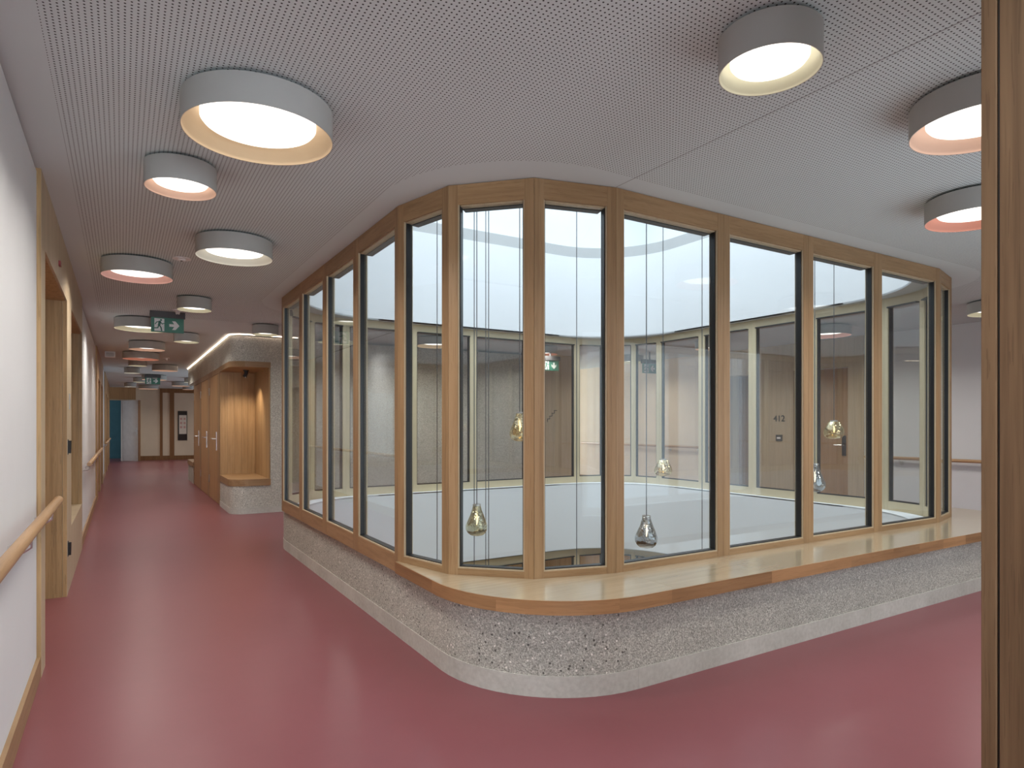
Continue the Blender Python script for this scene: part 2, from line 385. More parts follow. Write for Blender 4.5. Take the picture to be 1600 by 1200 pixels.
# cut the plinth into cast lengths with fine joints
def lerp(a, b, t): return (a[0]+(b[0]-a[0])*t, a[1]+(b[1]-a[1])*t)
n14 = 15
segs = [(PL[0:15], PLI[0:15])]
def straight(i, parts):
    a, b = PL[i], PL[(i+1) % len(PL)]; ai, bi = PLI[i], PLI[(i+1) % len(PL)]; L = math.dist(a, b)
    for k in range(parts):
        e = .0012/L
        segs.append(([lerp(a,b,k/parts+e), lerp(a,b,(k+1)/parts-e)], [lerp(ai,bi,k/parts+e), lerp(ai,bi,(k+1)/parts-e)]))
for c4 in range(4):
    if c4: segs.append((PL[c4*15:c4*15+15], PLI[c4*15:c4*15+15]))
    straight(c4*15+14, 2)
for o_, i_ in segs: obj('plinth_block', MB().prism(o_+i_[::-1], 0, .105), 'smooth_concrete', par, smooth=True)

# ------------------------------------------------------------------ glazed screens
def nrm(a, b):
    dx, dy = b[0]-a[0], b[1]-a[1]; L = math.hypot(dx, dy); return (-dy/L, dx/L), (dx/L, dy/L)
# polygon is counter-clockwise, so the left normal points into the atrium
FRW, TOPR, BOTZ0, BOTZ1, DEP = .056, .113, .425, .535, .072
def off_vertex(p, a, n1, n2, d):
    # point at depth d inside the vertex p between two walls with inward normals n1, n2
    den = 1+n1[0]*n2[0]+n1[1]*n2[1]
    return (p[0]+(n1[0]+n2[0])*d/den, p[1]+(n1[1]+n2[1])*d/den)
def screen(pts, prev, nxt, label, dz=0, cat='glazing', lower=False):
    cx = sum(p[0] for p in pts)/len(pts); cy = sum(p[1] for p in pts)/len(pts)
    root = thing('glazed_screen', label, cat, (cx, cy, BOTZ0+dz), 'glazed screens around the atrium' if not lower else 'glazed screens of the floor below')
    ext = [prev]+pts+[nxt]
    ns = [nrm(ext[i], ext[i+1])[0] for i in range(len(ext)-1)]
    for i in range(len(pts)-1):
        a, b = pts[i], pts[i+1]; n, d = nrm(a, b); L = math.dist(a, b)
        na, nb = ns[i], ns[i+2]
        ai = off_vertex(a, None, na, n, DEP); bi = off_vertex(b, None, n, nb, DEP)
        z0, z1 = BOTZ0+dz, CZ-.003+dz
        def pt(u, w): return (a[0]+d[0]*u+n[0]*w, a[1]+d[1]*u+n[1]*w)
        e = .0008
        # stiles, mitred at the vertices
        CL = .058
        am = off_vertex(a, None, na, n, CL); bm_ = off_vertex(b, None, n, nb, CL)
        s1 = MB().prism([pt(e,0), pt(FRW,0), pt(FRW,CL), (am[0]+d[0]*e, am[1]+d[1]*e)], z0, z1)
        s2 = MB().prism([pt(L-FRW,0), pt(L-e,0), (bm_[0]-d[0]*e, bm_[1]-d[1]*e), pt(L-FRW,CL)], z0, z1)
        c1 = MB().prism([(am[0]+d[0]*e, am[1]+d[1]*e), pt(FRW,CL), pt(FRW,DEP), (ai[0]+d[0]*e, ai[1]+d[1]*e)], z0, z1)
        c2 = MB().prism([pt(L-FRW,CL), (bm_[0]-d[0]*e, bm_[1]-d[1]*e), (bi[0]-d[0]*e, bi[1]-d[1]*e), pt(L-FRW,DEP)], z0, z1)
        obj('cladding_stile', c1, 'pale_gold', root); obj('cladding_stile', c2, 'pale_gold', root)
        obj('stile', s1, 'oak_z', root); obj('stile', s2, 'oak_z', root)
        def bar(u0, u1, w0, w1, za, zb): return MB().prism([pt(u0,w0), pt(u1,w0), pt(u1,w1), pt(u0,w1)], za, zb)
        obj('top_rail', bar(FRW, L-FRW, .001, CL, z1-TOPR, z1), 'oak_h', root); obj('cladding_rail', bar(FRW, L-FRW, CL, DEP-.001, z1-TOPR, z1), 'pale_gold', root)
        obj('bottom_rail', bar(FRW, L-FRW, .001, CL, z0, BOTZ1+dz), 'oak_h', root); obj('cladding_rail', bar(FRW, L-FRW, CL, DEP-.001, z0, BOTZ1+dz), 'pale_gold', root)
        # glazing bead and black gasket, then the pane
        u0, u1, za, zb = FRW, L-FRW, BOTZ1+dz, z1-TOPR
        bead = MB()
        def addbar(m, *q):
            t_ = bar(*q); m.add(t_.v, t_.f)
        k = .007
        addbar(bead, u0, u0+k, .004, .015, za, zb); addbar(bead, u1-k, u1, .004, .015, za, zb)
        addbar(bead, u0+k, u1-k, .004, .015, za, za+k); addbar(bead, u0+k, u1-k, .015, .055, zb-k, zb)
        obj('glazing_bead', bead, 'oak_panel', root)
        gk = MB(); k = .013
        addbar(gk, u0, u0+k, .015, .058, za, zb); addbar(gk, u1-k, u1, .015, .058, za, zb)
        addbar(gk, u0+k, u1-k, .015, .058, za, za+k); addbar(gk, u0+k, u1-k, .055, .105, zb-k, zb)
        obj('gasket', gk, 'gasket_black', root)
        obj('pane', bar(u0+.008, u1-.008, .030, .038, za+.008, zb-.008), 'pane_glass', root)
    return root
def div(a, b, ts): return [lerp(a, b, q) for q in ts]
Q = [0, .25, .5, .75, 1]
lf = div(bl_[-1], nl[0], Q)
ft = [nl[-1]]+[(x, GY0) for x in (3.325, 4.22, 5.12)]+[fr_[0]]
rt = div(fr_[-1], br_[0], Q); bk = div(br_[-1], bl_[0], Q)
scr = [(lf, bl_[-2], nl[1], 'four-pane oak glazed screen along the left corridor'),
       (nl, lf[-2], ft[1], 'three-faceted oak glazed corner nearest the camera'),
       (ft, nl[-2], fr_[1], 'four-pane oak glazed screen behind the long window bench'),
       (fr_, ft[-2], rt[1], 'faceted oak glazed corner at the right end of the bench'),
       (rt, fr_[-2], br_[1], 'oak glazed screen across the atrium on its right side'),
       (br_, rt[-2], bk[1], 'faceted oak glazed corner farthest across the atrium'),
       (bk, br_[-2], bl_[1], 'oak glazed screen at the back of the atrium facing concrete'),
       (bl_, bk[-2], lf[1], 'faceted oak glazed corner at the far end of the left corridor screen')]
for a in scr: screen(*a)
LOW = -3.29
for i, lab in ((4, 'lower-floor oak glazing under the right white band'), (5, 'lower-floor oak glazed corner below the far white band'), (6, 'lower-floor oak glazing under the back white band')):
    screen(scr[i][0], scr[i][1], scr[i][2], lab, LOW, lower=True)

# ------------------------------------------------------------------ atrium shaft
sh = obj('wall_shaft', MB().sheet(SHAFT, CZ-.02, 3.92, True, True), 'shaft_white', smooth=True, kind='structure', label='smooth white atrium wall curving above the glazing')
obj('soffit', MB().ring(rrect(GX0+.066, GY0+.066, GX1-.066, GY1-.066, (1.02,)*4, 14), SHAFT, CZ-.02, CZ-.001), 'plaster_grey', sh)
obj('coping', MB().ring(rrect(GX0+.08, GY0+.08, GX1-.08, GY1-.08, (1.2,)*4, 20), rrect(GX0+.148, GY0+.148, GX1-.148, GY1-.148, (1.2,)*4, 20), 3.92, 4.08), 'plaster_grey', sh, smooth=True)
UP = [(1.0, 2.5), (7.62, 2.5), (7.62, 8.1), (1.0, 8.1)]
obj('upper_wall', MB().sheet(UP, 4.0, 6.0, True, True), 'shaft_white', sh)
obj('ledge_slab', MB().ring([(.9,2.4),(7.72,2.4),(7.72,8.2),(.9,8.2)], rrect(GX0+.12, GY0+.12, GX1-.12, GY1-.12, (1.2,)*4, 20), 3.95, 4.0), 'shaft_white', sh)
lo = obj('wall_shaft', MB().sheet(SHAFT, -.57, .44, True, True), 'shaft_white', smooth=True, kind='structure', label='smooth white band of the atrium wall below the glazing')
obj('sill', MB().ring(rrect(GX0+.066, GY0+.066, GX1-.066, GY1-.066, (1.02,)*4, 14), SHAFT, .426, .44), 'shaft_white', lo)
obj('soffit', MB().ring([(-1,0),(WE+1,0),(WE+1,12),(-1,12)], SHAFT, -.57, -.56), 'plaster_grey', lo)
obj('floor_lower', MB().box(-1, WE+1, 0, 12, LOW-.1, LOW), 'cream_wall', kind='structure')
obj('wall_lower', MB().box(-1, WE+1, 9.6, 9.8, LOW, -.57).box(9.0, 9.2, 0, 9.6, LOW, -.57).box(-1, 0, 0, 9.6, LOW, -.57).box(0, 9.0, 0, .2, LOW, -.57), 'oak_door', kind='structure', label='oak panelled walls of the floor below')
sk = thing('skylight', 'white framed rooflight over the atrium', 'skylight', (4.25, 5.45, 6.0), kind='structure')
del sk['category']
for k in range(5): obj('glazing_bar', MB().box(1.0+k*1.63, 1.06+k*1.63, 2.5, 8.1, 6.0, 6.1), 'white_plastic', sk)

# ------------------------------------------------------------------ window bench
LZ0, LZ1 = .428, .498
lo_out = [(1.452, nl[0][1])] + arc(1.452+.78, 2.388+.78, .78, 180, 270, 22) + arc(7.26-.78, 2.388+.78, .78, 270, 360, 22) + [(7.26, 3.76)]
gl_line = nl+fr_[0:4]
gl_in = [(x+.0, y+.0) for x, y in gl_line]
bench = thing('window_bench', 'long oak window bench with rounded corner on the concrete parapet', 'bench', (3.5, 2.6, LZ0))
def clip(poly, x, keep_left):
    out = []
    for p, q_ in zip(poly, poly[1:]+poly[:1]):
        ip, iq = (p[0] <= x) == keep_left or p[0] == x, (q_[0] <= x) == keep_left or q_[0] == x
        if ip: out.append(p)
        if ip != iq:
            tt = (x-p[0])/(q_[0]-p[0]); out.append((x, p[1]+(q_[1]-p[1])*tt))
    return out
full = lo_out + gl_in[::-1]
xs_ = [0, 2.46, 4.68, 6.12, 9]
def inset(poly, d):  # top board slightly behind the edge strip
    return poly
for k in range(4):
    pc = full
    if k < 3: pc = clip(pc, xs_[k+1]-.0008, True)
    if k > 0: pc = clip(pc, xs_[k]+.0008, False)
    obj('seat_board', MB().prism(pc, LZ0+.002, LZ1), 'oak_ledge', bench)
# front edge of glued lamellas following the curve
acc = 0; edge = []
path = lo_out
cuts = []; cur = [path[0]]; Lc = 0; target = .55
for p, q_ in zip(path, path[1:]):
    L = math.dist(p, q_); done = 0
    while Lc+L-done > target:
        u = (done+target-Lc)/L; m_ = lerp(p, q_, u); cur.append(m_); cuts.append(cur); cur = [m_]; done += target-Lc; Lc = 0; target = random.choice((.34, .5, .62, .8))
    Lc += L-done; cur.append(q_)
cuts.append(cur)
for row in range(1):
    for cpts in cuts:
        ins = []
        for i, p in enumerate(cpts):
            a = cpts[max(i-1,0)]; b = cpts[min(i+1,len(cpts)-1)]
            if math.dist(a, b) < 1e-6: ins.append(p); continue
            n, d = nrm(a, b); ins.append((p[0]-n[0]*.004, p[1]-n[1]*.004))
        if len(cpts) < 2 or math.dist(cpts[0], cpts[-1]) < .02: continue
        obj('edge_lamella', MB().prism(cpts+ins[::-1], LZ0, LZ1-.0005), 'oak_edge', bench, smooth=True)

# ------------------------------------------------------------------ concrete core with alcove and three doors
KX, KY, KE = 1.39, 10.30, 17.7
NY, NX = 11.55, 1.93             # alcove back and side
TOPZ, BZ0, BZ1 = 2.30, .42, .52
def core_outline():
    return [(KX+.25, KY)]
top = arc(KX+.22, KY+.22, .22, 180, 270, 10) + [(6.8, KY), (6.8, KE)] + arc(KX+.22, KE-.22, .22, 90, 180, 10)
core = obj('wall_core', MB().prism(top, TOPZ, CZ-.035), 'core_concrete', smooth=True, kind='structure', label='washed concrete core with rounded corner and light cove')
obj('concrete_wall', MB().box(NX+.02, 6.8, KY, NY, 0, TOPZ), 'core_concrete', core)
obj('concrete_wall', MB().box(KX+.06, 6.8, NY+.02, KE-1.5, 0, TOPZ), 'core_concrete', core)
obj('concrete_wall', MB().box(NX+.02, 6.8, KE-1.5, KE, 0, TOPZ), 'core_concrete', core)
bs = [(KX+.002, NY)] + arc(KX+.22, KY+.22, .218, 180, 270, 8) + [(NX+.02, KY+.002), (NX+.02, NY)]
obj('alcove_base', MB().prism(bs, .09, BZ0), 'core_concrete', core, smooth=True)
pb = [(KX-.004, NY)] + arc(KX+.22, KY+.22, .224, 180, 270, 8) + [(6.8, KY-.004), (6.8, KY+.1), (NX+.02, KY+.1), (NX+.02, NY)]
obj('plinth_block', MB().prism(pb, 0, .09), 'smooth_concrete', core, smooth=True)
be = [(KX+.002, KE-1.5)] + [(p[0], p[1]) for p in arc(KX+.22, KE-.22, .218, 180, 90, 8)] + [(NX+.02, KE-.002), (NX+.02, KE-1.5)]
obj('alcove_base', MB().prism(be, 0, BZ0-.03), 'core_concrete', core, smooth=True)
# vertical joint in the concrete
obj('joint', MB().box(2.14, 2.146, KY-.001, KY+.003, 0, CZ-.04), 'zinc_trim', core)
gs = lambda d: [(KX-d, NY)] + arc(KX+.24, KY+.24, .24+d, 180, 270, 8) + [(NX+.018, KY-d), (NX+.018, NY)]
alc = thing('alcove_seat', 'oak lined corner alcove with bench in the concrete core', 'alcove', (1.6, 11, 0))
obj('bench_seat', MB().prism(gs(.015), BZ0, BZ1), 'oak_x', alc)
obj('canopy_board', MB().prism(gs(.01), TOPZ-.085, TOPZ), 'oak_h', alc)
for k in range(5):
    w = (NX-KX)/5
    obj('lining_plank', MB().box(KX+k*w+.0008, KX+(k+1)*w-.0008, NY-.02, NY, BZ1, TOPZ-.085), 'oak_lining', alc)
for k in range(9):
    w = (NY-.02-KY-.02)/9
    obj('lining_plank', MB().box(NX-.002, NX+.018, KY+.02+k*w+.0008, KY+.02+(k+1)*w-.0008, BZ1, TOPZ-.085), 'oak_lining', alc)
sp = thing('spot_lamp', 'small black spot lamp under the alcove canopy', 'lamp', (1.70, 10.95, TOPZ-.085))
obj('lamp_mount', MB().lathe([(0,0),(.045,0),(.045,-.015),(0,-.015)], 16, (1.70,10.95,TOPZ-.085)), 'black', sp)
obj('lamp_head', MB().tube([(1.70,10.95,TOPZ-.10),(1.70,10.95,TOPZ-.13),(1.68,10.97,TOPZ-.19)], .03, 12), 'black', sp)
ld = bpy.data.lights.new('alcove_spot', 'SPOT'); ld.energy = 24; ld.color = (1,.82,.62); ld.spot_size = 1.9; ld.spot_blend = .8; ld.shadow_soft_size = .03
lo_ = bpy.data.objects.new('alcove_spot', ld); COL.objects.link(lo_); lo_.location = (1.69, 10.93, TOPZ-.20); lo_.rotation_euler = (math.radians(16), 0, 0)
# doors in the long side of the core
dy = (16.05-NY-.05)/3
for k in range(3):
    y0 = NY+.06+k*dy; y1 = y0+dy-.02
    lab = ['flush oak door beside the alcove', 'flush oak door in the middle of the three core doors', 'flush oak door farthest from the alcove'][k]
    d_ = thing('core_door', lab, 'door', (KX, (y0+y1)/2, 0), 'oak doors in the concrete core')
    obj('frame', MB().box(KX, KX+.06, y0-.012, y0+.03, 0, TOPZ).box(KX, KX+.06, y1-.03, y1+.012, 0, TOPZ).box(KX, KX+.06, y0+.03, y1-.03, TOPZ-.09, TOPZ), 'oak_z', d_)
    obj('side_panel', MB().box(KX+.004, KX+.05, y0+.032, y0+.30, .008, TOPZ-.092), 'oak_z', d_)
    lf_ = obj('leaf', MB().box(KX+.004, KX+.05, y0+.305, y1-.035, .008, TOPZ-.095), 'oak_door', d_)
    hy = y0+.42
    obj('handle_plate', MB().box(KX-.006, KX+.006, hy-.02, hy+.02, .90, 1.22), 'steel', lf_, bevel=.003)
    obj('lever_handle', MB().tube([(KX,hy,1.10),(KX-.055,hy,1.10),(KX-.06,hy+.01,1.10),(KX-.06,hy+.15,1.10)], .011, 10), 'steel', lf_, smooth=True)
    for z in (.35, 1.95): obj('hinge', MB().tube([(KX-.003,y1-.033,z-.07),(KX-.003,y1-.033,z+.07)], .010, 8), 'steel', d_)
fb = thing('corridor_bench', 'small oak topped concrete bench beyond the core doors', 'bench', (1.6, 17, 0))
obj('seat_board', MB().prism([(KX-.015, KE-1.5)] + arc(KX+.22, KE-.22, .235, 180, 90, 8) + [(NX+.02, KE+.015), (NX+.02, KE-1.5)], BZ0-.03, BZ1-.03), 'oak_y', fb)
# light cove on top of the core
cv = thing('light_strip', 'thin warm light strip along the top of the concrete core', 'light', (KX, KY, CZ-.03))
cpath = [(KX-.018, KE-.2)] + [(KX-.018, KY+.22)] + arc(KX+.22, KY+.22, .238, 180, 270, 10) + [(2.35, KY-.018)]
cin = [(KX-.004, KE-.2)] + [(KX-.004, KY+.22)] + arc(KX+.22, KY+.22, .224, 180, 270, 10) + [(2.35, KY-.004)]
obj('emitter', MB().prism(cpath+cin[::-1], CZ-.016, CZ-.005), 'strip_glow', cv)
# stair wall beside the core
sw = obj('wall_stair', MB().box(6.8, 7.75, KY-.03, KY+.2, 0, CZ), 'oak_panel', kind='structure', label='oak panel with stair pictogram')
obj('return_board', MB().box(7.55, 7.75, KY+.2, 16, 0, CZ), 'oak_panel', sw)
st = []
N = 4; s_ = .055
for i in range(N): st += [(i*s_, i*s_), (i*s_, (i+1)*s_)]
st += [(N*s_, N*s_), (N*s_+.02, N*s_), (N*s_+.02, N*s_-.014)]
lowr = []
for i in range(N): lowr += [((i+1)*s_-.0+.014, (i+1)*s_-.014), ((i+1)*s_+.014, i*s_-.014)]
pts = []
for i in range(N): pts += [(i*s_, i*s_), (i*s_, (i+1)*s_)]
pts.append((N*s_, N*s_))
pic = MB()
for (a, b), (c_, d2) in zip(pts, pts[1:]): pic.box(7.07+min(a,c_)-.006, 7.07+max(a,c_)+.006, KY-.034, KY-.03, 1.40+min(b,d2)-.006, 1.40+max(b,d2)+.006)
obj('stair_pictogram', pic, 'black', sw)

# ------------------------------------------------------------------ handrails
def handrail(x, y0, y1, z, side, label, brs, mat='oak_rail', name='handrail'):
    # side: +1 rail stands off to +x of its wall
    r_ = thing(name, label, 'handrail', (x, (y0+y1)/2, z), 'oak handrails on the walls')
    xr = x+side*.075
    obj('rail', MB().tube([(xr,y0,z),(xr,y0+.004,z),(xr,y1-.01,z),(xr,y1,z)], [.02,.023,.023,.018], 16), mat, r_, smooth=True)
    for yb in brs:
        b = obj('bracket', MB().tube([(x+side*.004,yb,z-.075),(x+side*.05,yb,z-.075),(xr-side*.002,yb,z-.06),(xr,yb,z-.02)], .007, 8), 'steel', r_, smooth=True)
        obj('rosette', MB().tube([(x,yb,z-.075),(x+side*.008,yb,z-.075)], .03, 14), 'steel', b)
    return r_
handrail(WL, -4.0, 4.52, .915, 1, 'oak handrail on the near white wall at left', [-2.6, -.8, 1.0, 2.2, 3.2, 4.1])
handrail(WL, 8.62, 14.0, .90, 1, 'oak handrail on the white wall beyond the oak recesses', [8.75, 9.6, 10.6, 11.7, 12.8])
handrail(WL, 17.8, 24, .90, 1, 'oak handrail far down the corridor by the end panelling', [18.2, 19.5, 21.8])
handrail(WE, 1.2, 5.5, .86, -1, 'oak handrail on the white wall right of the atrium', [1.6, 2.8, 3.95, 5.0])
handrail(WE, 8.5, 12.5, .90, -1, 'oak handrail on the cream wall seen across the atrium', [8.8, 9.6, 10.6, 11.6])

# ------------------------------------------------------------------ door 412 in the east wall
ep = thing('wall_panelling', 'oak panelled door recess in the east wall across the atrium', None, (WE, 7, 0), kind='structure')
for a, b in ((5.55, 5.80), (6.75, 7.45), (8.15, 8.35)): obj('jamb_board', MB().box(WE-.02, WE+.4, a, b, 0, CZ), 'oak_panel', ep)
obj('head_board', MB().box(WE-.02, WE+.4, 5.80, 6.75, 2.25, CZ), 'oak_panel', ep); obj('head_board', MB().box(WE-.02, WE+.4, 7.45, 8.15, 2.25, CZ), 'oak_panel', ep)
obj('back_panel', MB().box(WE+.33, WE+.4, 7.45, 8.15, 0, 2.25), 'oak_dark', ep)
ed = thing('room_door', 'oak door with black lever lock in the east wall recess', 'door', (WE+.12, 6.27, 0))
el = obj('leaf', MB().box(WE+.10, WE+.15, 5.80, 6.75, .008, 2.245), 'oak_door', ed)
obj('lock_plate', MB().box(WE+.085, WE+.10, 5.90, 5.96, .85, 1.17), 'black', el)
obj('lever_handle', MB().tube([(WE+.09,5.93,1.02),(WE+.03,5.93,1.02),(WE+.03,6.06,1.02)], .011, 8), 'steel', el)
def text(body, size, loc, rot, mat, parent, name):
    c_ = bpy.data.curves.new(name, 'FONT'); c_.body = body; c_.size = size; c_.extrude = .002; c_.align_x = 'CENTER'; c_.offset = size*.012
    o = bpy.data.objects.new(name, c_); COL.objects.link(o); dg = bpy.context.evaluated_depsgraph_get()
    me = bpy.data.meshes.new_from_object(o.evaluated_get(dg)); bpy.data.objects.remove(o)
    me.materials.clear(); me.materials.append(MATS[mat]); n = link(name, me, parent)
    n.location = Vector(loc)-wloc(parent); n.rotation_euler = rot; return n
text('412', .15, (WE-.024, 7.02, 1.40), (R90, 0, -R90), 'black', ep, 'room_number')
rd = thing('card_reader', 'small black card reader beside door 412', 'card reader', (WE-.03, 7.02, 1.06))
obj('housing', MB().box(WE-.035, WE-.02, 6.96, 7.08, 1.06, 1.17), 'black', rd); obj('display', MB().box(WE-.038, WE-.035, 6.985, 7.055, 1.10, 1.13), 'white_plastic', rd)

# ------------------------------------------------------------------ corridor end
EY = 27.6
we = obj('wall_end', MB().box(.0, .60, EY, EY+.2, 0, CZ), 'cream_wall', kind='structure')
obj('transom_panel', MB().box(WL-.3, .45, EY-.06, EY, 2.25, CZ), 'oak_door', we)
obj('frame_post', MB().box(WL-.3, WL+.01, EY-.02, EY+.2, 0, 2.25), 'oak_door', we); obj('frame_post', MB().box(-.02, .07, EY-.02, EY, 0, 2.25), 'white_wall', we)
obj('frame_head', MB().box(WL, .45, EY-.07, EY-.06, 2.23, 2.27), 'oak_panel', we)
obj('wall_room', MB().box(WL-2, 1.35, EY+2.2, EY+2.3, 0, CZ), 'teal_wall', kind='structure', label='teal wall of the room behind the open door')
hx, hy_ = .07, EY-.03; tx, ty = .55, EY-.62; dl = Vector((tx-hx, ty-hy_)).normalized(); nv = Vector((dl.y, -dl.x))
def leafbox(u0, u1, w0, w1, z0, z1):
    P_ = lambda u, w: (hx+dl.x*u+nv.x*w, hy_+dl.y*u+nv.y*w)
    return MB().prism([P_(u0,w0),P_(u1,w0),P_(u1,w1),P_(u0,w1)], z0, z1)
od = thing('open_door', 'wood door with painted grey sheen standing open at the corridor end', 'door', (hx, hy_, 0))
obj('leaf', leafbox(0, .755, 0, .045, .01, 2.23), 'door_grey_sheen', od)
obj('leaf_edge', leafbox(.755, .775, -.04, .045, .01, 2.23), 'oak_dark', od)
obj('handle_plate', leafbox(.665, .705, .045, .055, .92, 1.22), 'steel', od); obj('lever_handle', leafbox(.55, .70, .09, .11, 1.10, 1.125).add(*(lambda m: (m.v, m.f))(leafbox(.675, .695, .05, .10, 1.10, 1.125))), 'steel', od)
p0, p1 = Vector((.55, 27.75)), Vector((4.3, 27.2)); dd = (p1-p0).normalized(); nn = Vector((dd.y, -dd.x))
def onend(u0, u1, w0, w1, z0, z1):
    P_ = lambda u, w: tuple(p0+dd*u+nn*w)
    return MB().prism([P_(u0,w0),P_(u1,w0),P_(u1,w1),P_(u0,w1)], z0, z1)
wend = obj('wall_end', onend(0, 3.7, -.2, 0, 0, CZ), 'cream_wall', kind='structure', label='cream end wall with dark wood posts')
obj('baseboard_end', onend(0, 3.7, 0, .02, 0, .16), 'oak_dark', kind='structure')
for a, b in ((.70, .79), (1.03, 1.18)): obj('post', onend(a, b, 0, .05, 0, CZ), 'oak_dark', wend)
obj('header', onend(.70, 3.7, 0, .04, CZ-.16, CZ), 'oak_dark', wend)
nb = thing('notice_board', 'dark framed notice board with paper chart at corridor end', 'notice board', tuple(p0+dd*1.45)+(.74,))
obj('backing', onend(1.30, 1.62, .002, .03, .74, 1.86), 'screen_black', nb)
pp = obj('sheet', onend(1.345, 1.60, .03, .034, .98, 1.70), 'paper', nb)
for i in range(2):
    for j in range(3): obj('print_block', onend(1.38+i*.12, 1.45+i*.12, .034, .036, 1.20+j*.16, 1.28+j*.16), 'lining_pink', pp)

# ------------------------------------------------------------------ ceiling lamps
def lamp_mesh(r):
    H = .122; zr = 0
    a = MB().lathe([(r-.004,H),(r,H-.002),(r,.0),(r-.003,0)], 72)
    b = MB().lathe([(r-.003,.0),(r-.006,.002),(r-.012,.055),(r*.80,.085),(r*.76,.09)], 72)
    q_ = .765*r
    z_ = .04 if r > .28 else (.034 if r > .2 else .022)
    c_ = MB().lathe([(0,z_),(q_*.6,z_+.001),(q_-.03,z_+.003),(q_-.008,z_+.007),(q_,z_+.017),(q_,.090)], 72)
    d_ = MB().lathe([(r-.004,H),(.02,H)], 48)
    e_ = MB().lathe([(r*.72,H),(r*.72,H+.013)], 48)
    out = []
    for nm, mb, mt in (('drum_shade',a,'lamp_grey'),('diffuser',c_,'lamp_glow'),('top_plate',d_,'lamp_grey'),('mount',e_,'black')):
        me = bpy.data.meshes.new(nm); me.from_pydata(mb.v, [], mb.f); me.materials.append(MATS[mt])
        for pl in me.polygons: pl.use_smooth = True
        me.set_sharp_from_angle(angle=math.radians(40)); out.append((nm, me))
    return out, b
LM = {k: lamp_mesh(r) for k, r in (('S', .170), ('M', .262), ('L', .302))}
LINM = {}
def lamp(x, y, size, lin, label, group, z=CZ):
    o = thing('ceiling_lamp', label, 'lamp', (x, y, z-.135), group)
    for nm, me in LM[size][0]: link(nm, me, o)
    key = (size, lin)
    if key not in LINM:
        mb = LM[size][1]; me = bpy.data.meshes.new('shade_lining'); me.from_pydata(mb.v, [], mb.f); me.materials.append(MATS['lining_'+lin])
        for pl in me.polygons: pl.use_smooth = True
        LINM[key] = me
    link('shade_lining', LINM[key], o)
    r = {'S': .170, 'M': .262, 'L': .302}[size]
    ld = bpy.data.lights.new('lamp_light', 'AREA'); ld.shape = 'DISK'; ld.size = 1.5*r; ld.energy = (108 if y < 10.5 else 80)*r*r; ld.color = (1.0, .93, .86); ld.spread = math.radians(150)
    lo = bpy.data.objects.new('lamp_light', ld); COL.objects.link(lo); lo.parent = o; lo.location = (0, 0, {'S': .020, 'M': .032, 'L': .038}[size])
CG = 'drum lamps on the corridor ceiling'
k9 = .98
lamps = [(.512,2.949,'L','beige','largest grey drum ceiling lamp with beige lining, nearest the camera'),
 (.27,3.83,'S','peach','small drum ceiling lamp with peach lining by the left wall'),
 (.725,5.186,'M','white','drum ceiling lamp with off-white lining beside the smoke detector'),
 (.116,6.305,'M','pink','drum ceiling lamp with pink lining above the oak recesses'),
 (.681,7.797,'S','cream','small cream lined drum lamp just in front of the nearer exit sign'),
 (.222,9.745,'L','cream','large cream lined drum lamp partly behind the nearer exit sign'),
 (.842,10.904,'S','cream','small cream lined drum lamp right below the nearer exit sign'),
 (.366,12.366,'M','peach','peach lined drum lamp next behind the nearer exit sign'),
 (.319,14.221,'L','salmon','large salmon lined drum lamp halfway down the corridor'),
 (.294,15.868,'S','cream','small cream lined drum lamp just behind the large salmon one'),
 (.865,16.998,'M','peach','peach lined drum lamp right of the corridor middle beside the core'),
 (.221,18.187,'S','white','small off-white drum lamp left of centre far down the corridor'),
 (.785,20.6,'L','peach','large peach drum lamp just above the farther exit sign'),
 (.464,21.965,'S','cream','small cream drum lamp left of the farther exit sign'),
 (.247,24.8,'S','white','small white drum lamp farthest left near the corridor end'),
 (.817,26.0,'L','peach','peach drum lamp below the farther exit sign, nearest the end door'),
 (1.653,23.493,'M','peach','peach drum lamp in front of the dark wood posts'),
 (1.764,21.33,'S','cream','small cream drum lamp peeping out beside the core'),
 (2.047,25.8,'S','peach','small drum lamp farthest right at the corridor end'),
 (1.715,9.431,'S','cream','small drum lamp in front of the rounded core corner')]
for x, y, sz, li, lab in lamps: lamp(x*k9, y*k9, sz, li, lab, CG)
RG = 'drum lamps around the atrium'
for x, y, sz, li, lab in [(1.959*k9,1.46*k9,'S','cream','small cream lined drum lamp above the near glazed corner'),
 (3.05,1.25,'M','peach','peach lined drum lamp half hidden by the oak jamb, upper one'),
 (4.36,1.82,'M','salmon','salmon lined drum lamp half hidden by the oak jamb, lower one'),
 (8.24,3.25,'M','cream','cream lined drum lamp above the white wall far right'),
 (8.35,5.3,'L','pink','pink lined drum lamp across the atrium before door 412'),
 (8.2,7.2,'M','peach','peach lined drum lamp across the atrium past door 412'),
 (8.6,9.6,'M','cream','cream lined drum lamp behind the far glazed corner'),
 (6.3,9.3,'M','salmon','salmon lined drum lamp in the back corridor by the stair panel'),
 (4.2,9.2,'L','beige','beige lined drum lamp in the back corridor before the concrete'),
 (6.3,1.5,'L','white','off-white lined drum lamp over the right end of the bench'),
 (.5,.4,'M','white','unseen white lined drum lamp added just behind the camera'),  # this lamp and the next are added out of view for their light
 (.4,-2.2,'L','peach','unseen peach lined drum lamp added well behind the camera')]: lamp(x, y, sz, li, lab, RG)

lamp(4.8, 8.75, 'L', 'peach', 'added fill drum lamp on the floor below behind the back glazing', 'drum lamps added to light the floor below', -.57)  # both lower lamps are added to brighten the walls down there
lamp(7.9, 8.3, 'L', 'cream', 'added fill drum lamp on the floor below behind the far glazed corner', 'drum lamps added to light the floor below', -.57)
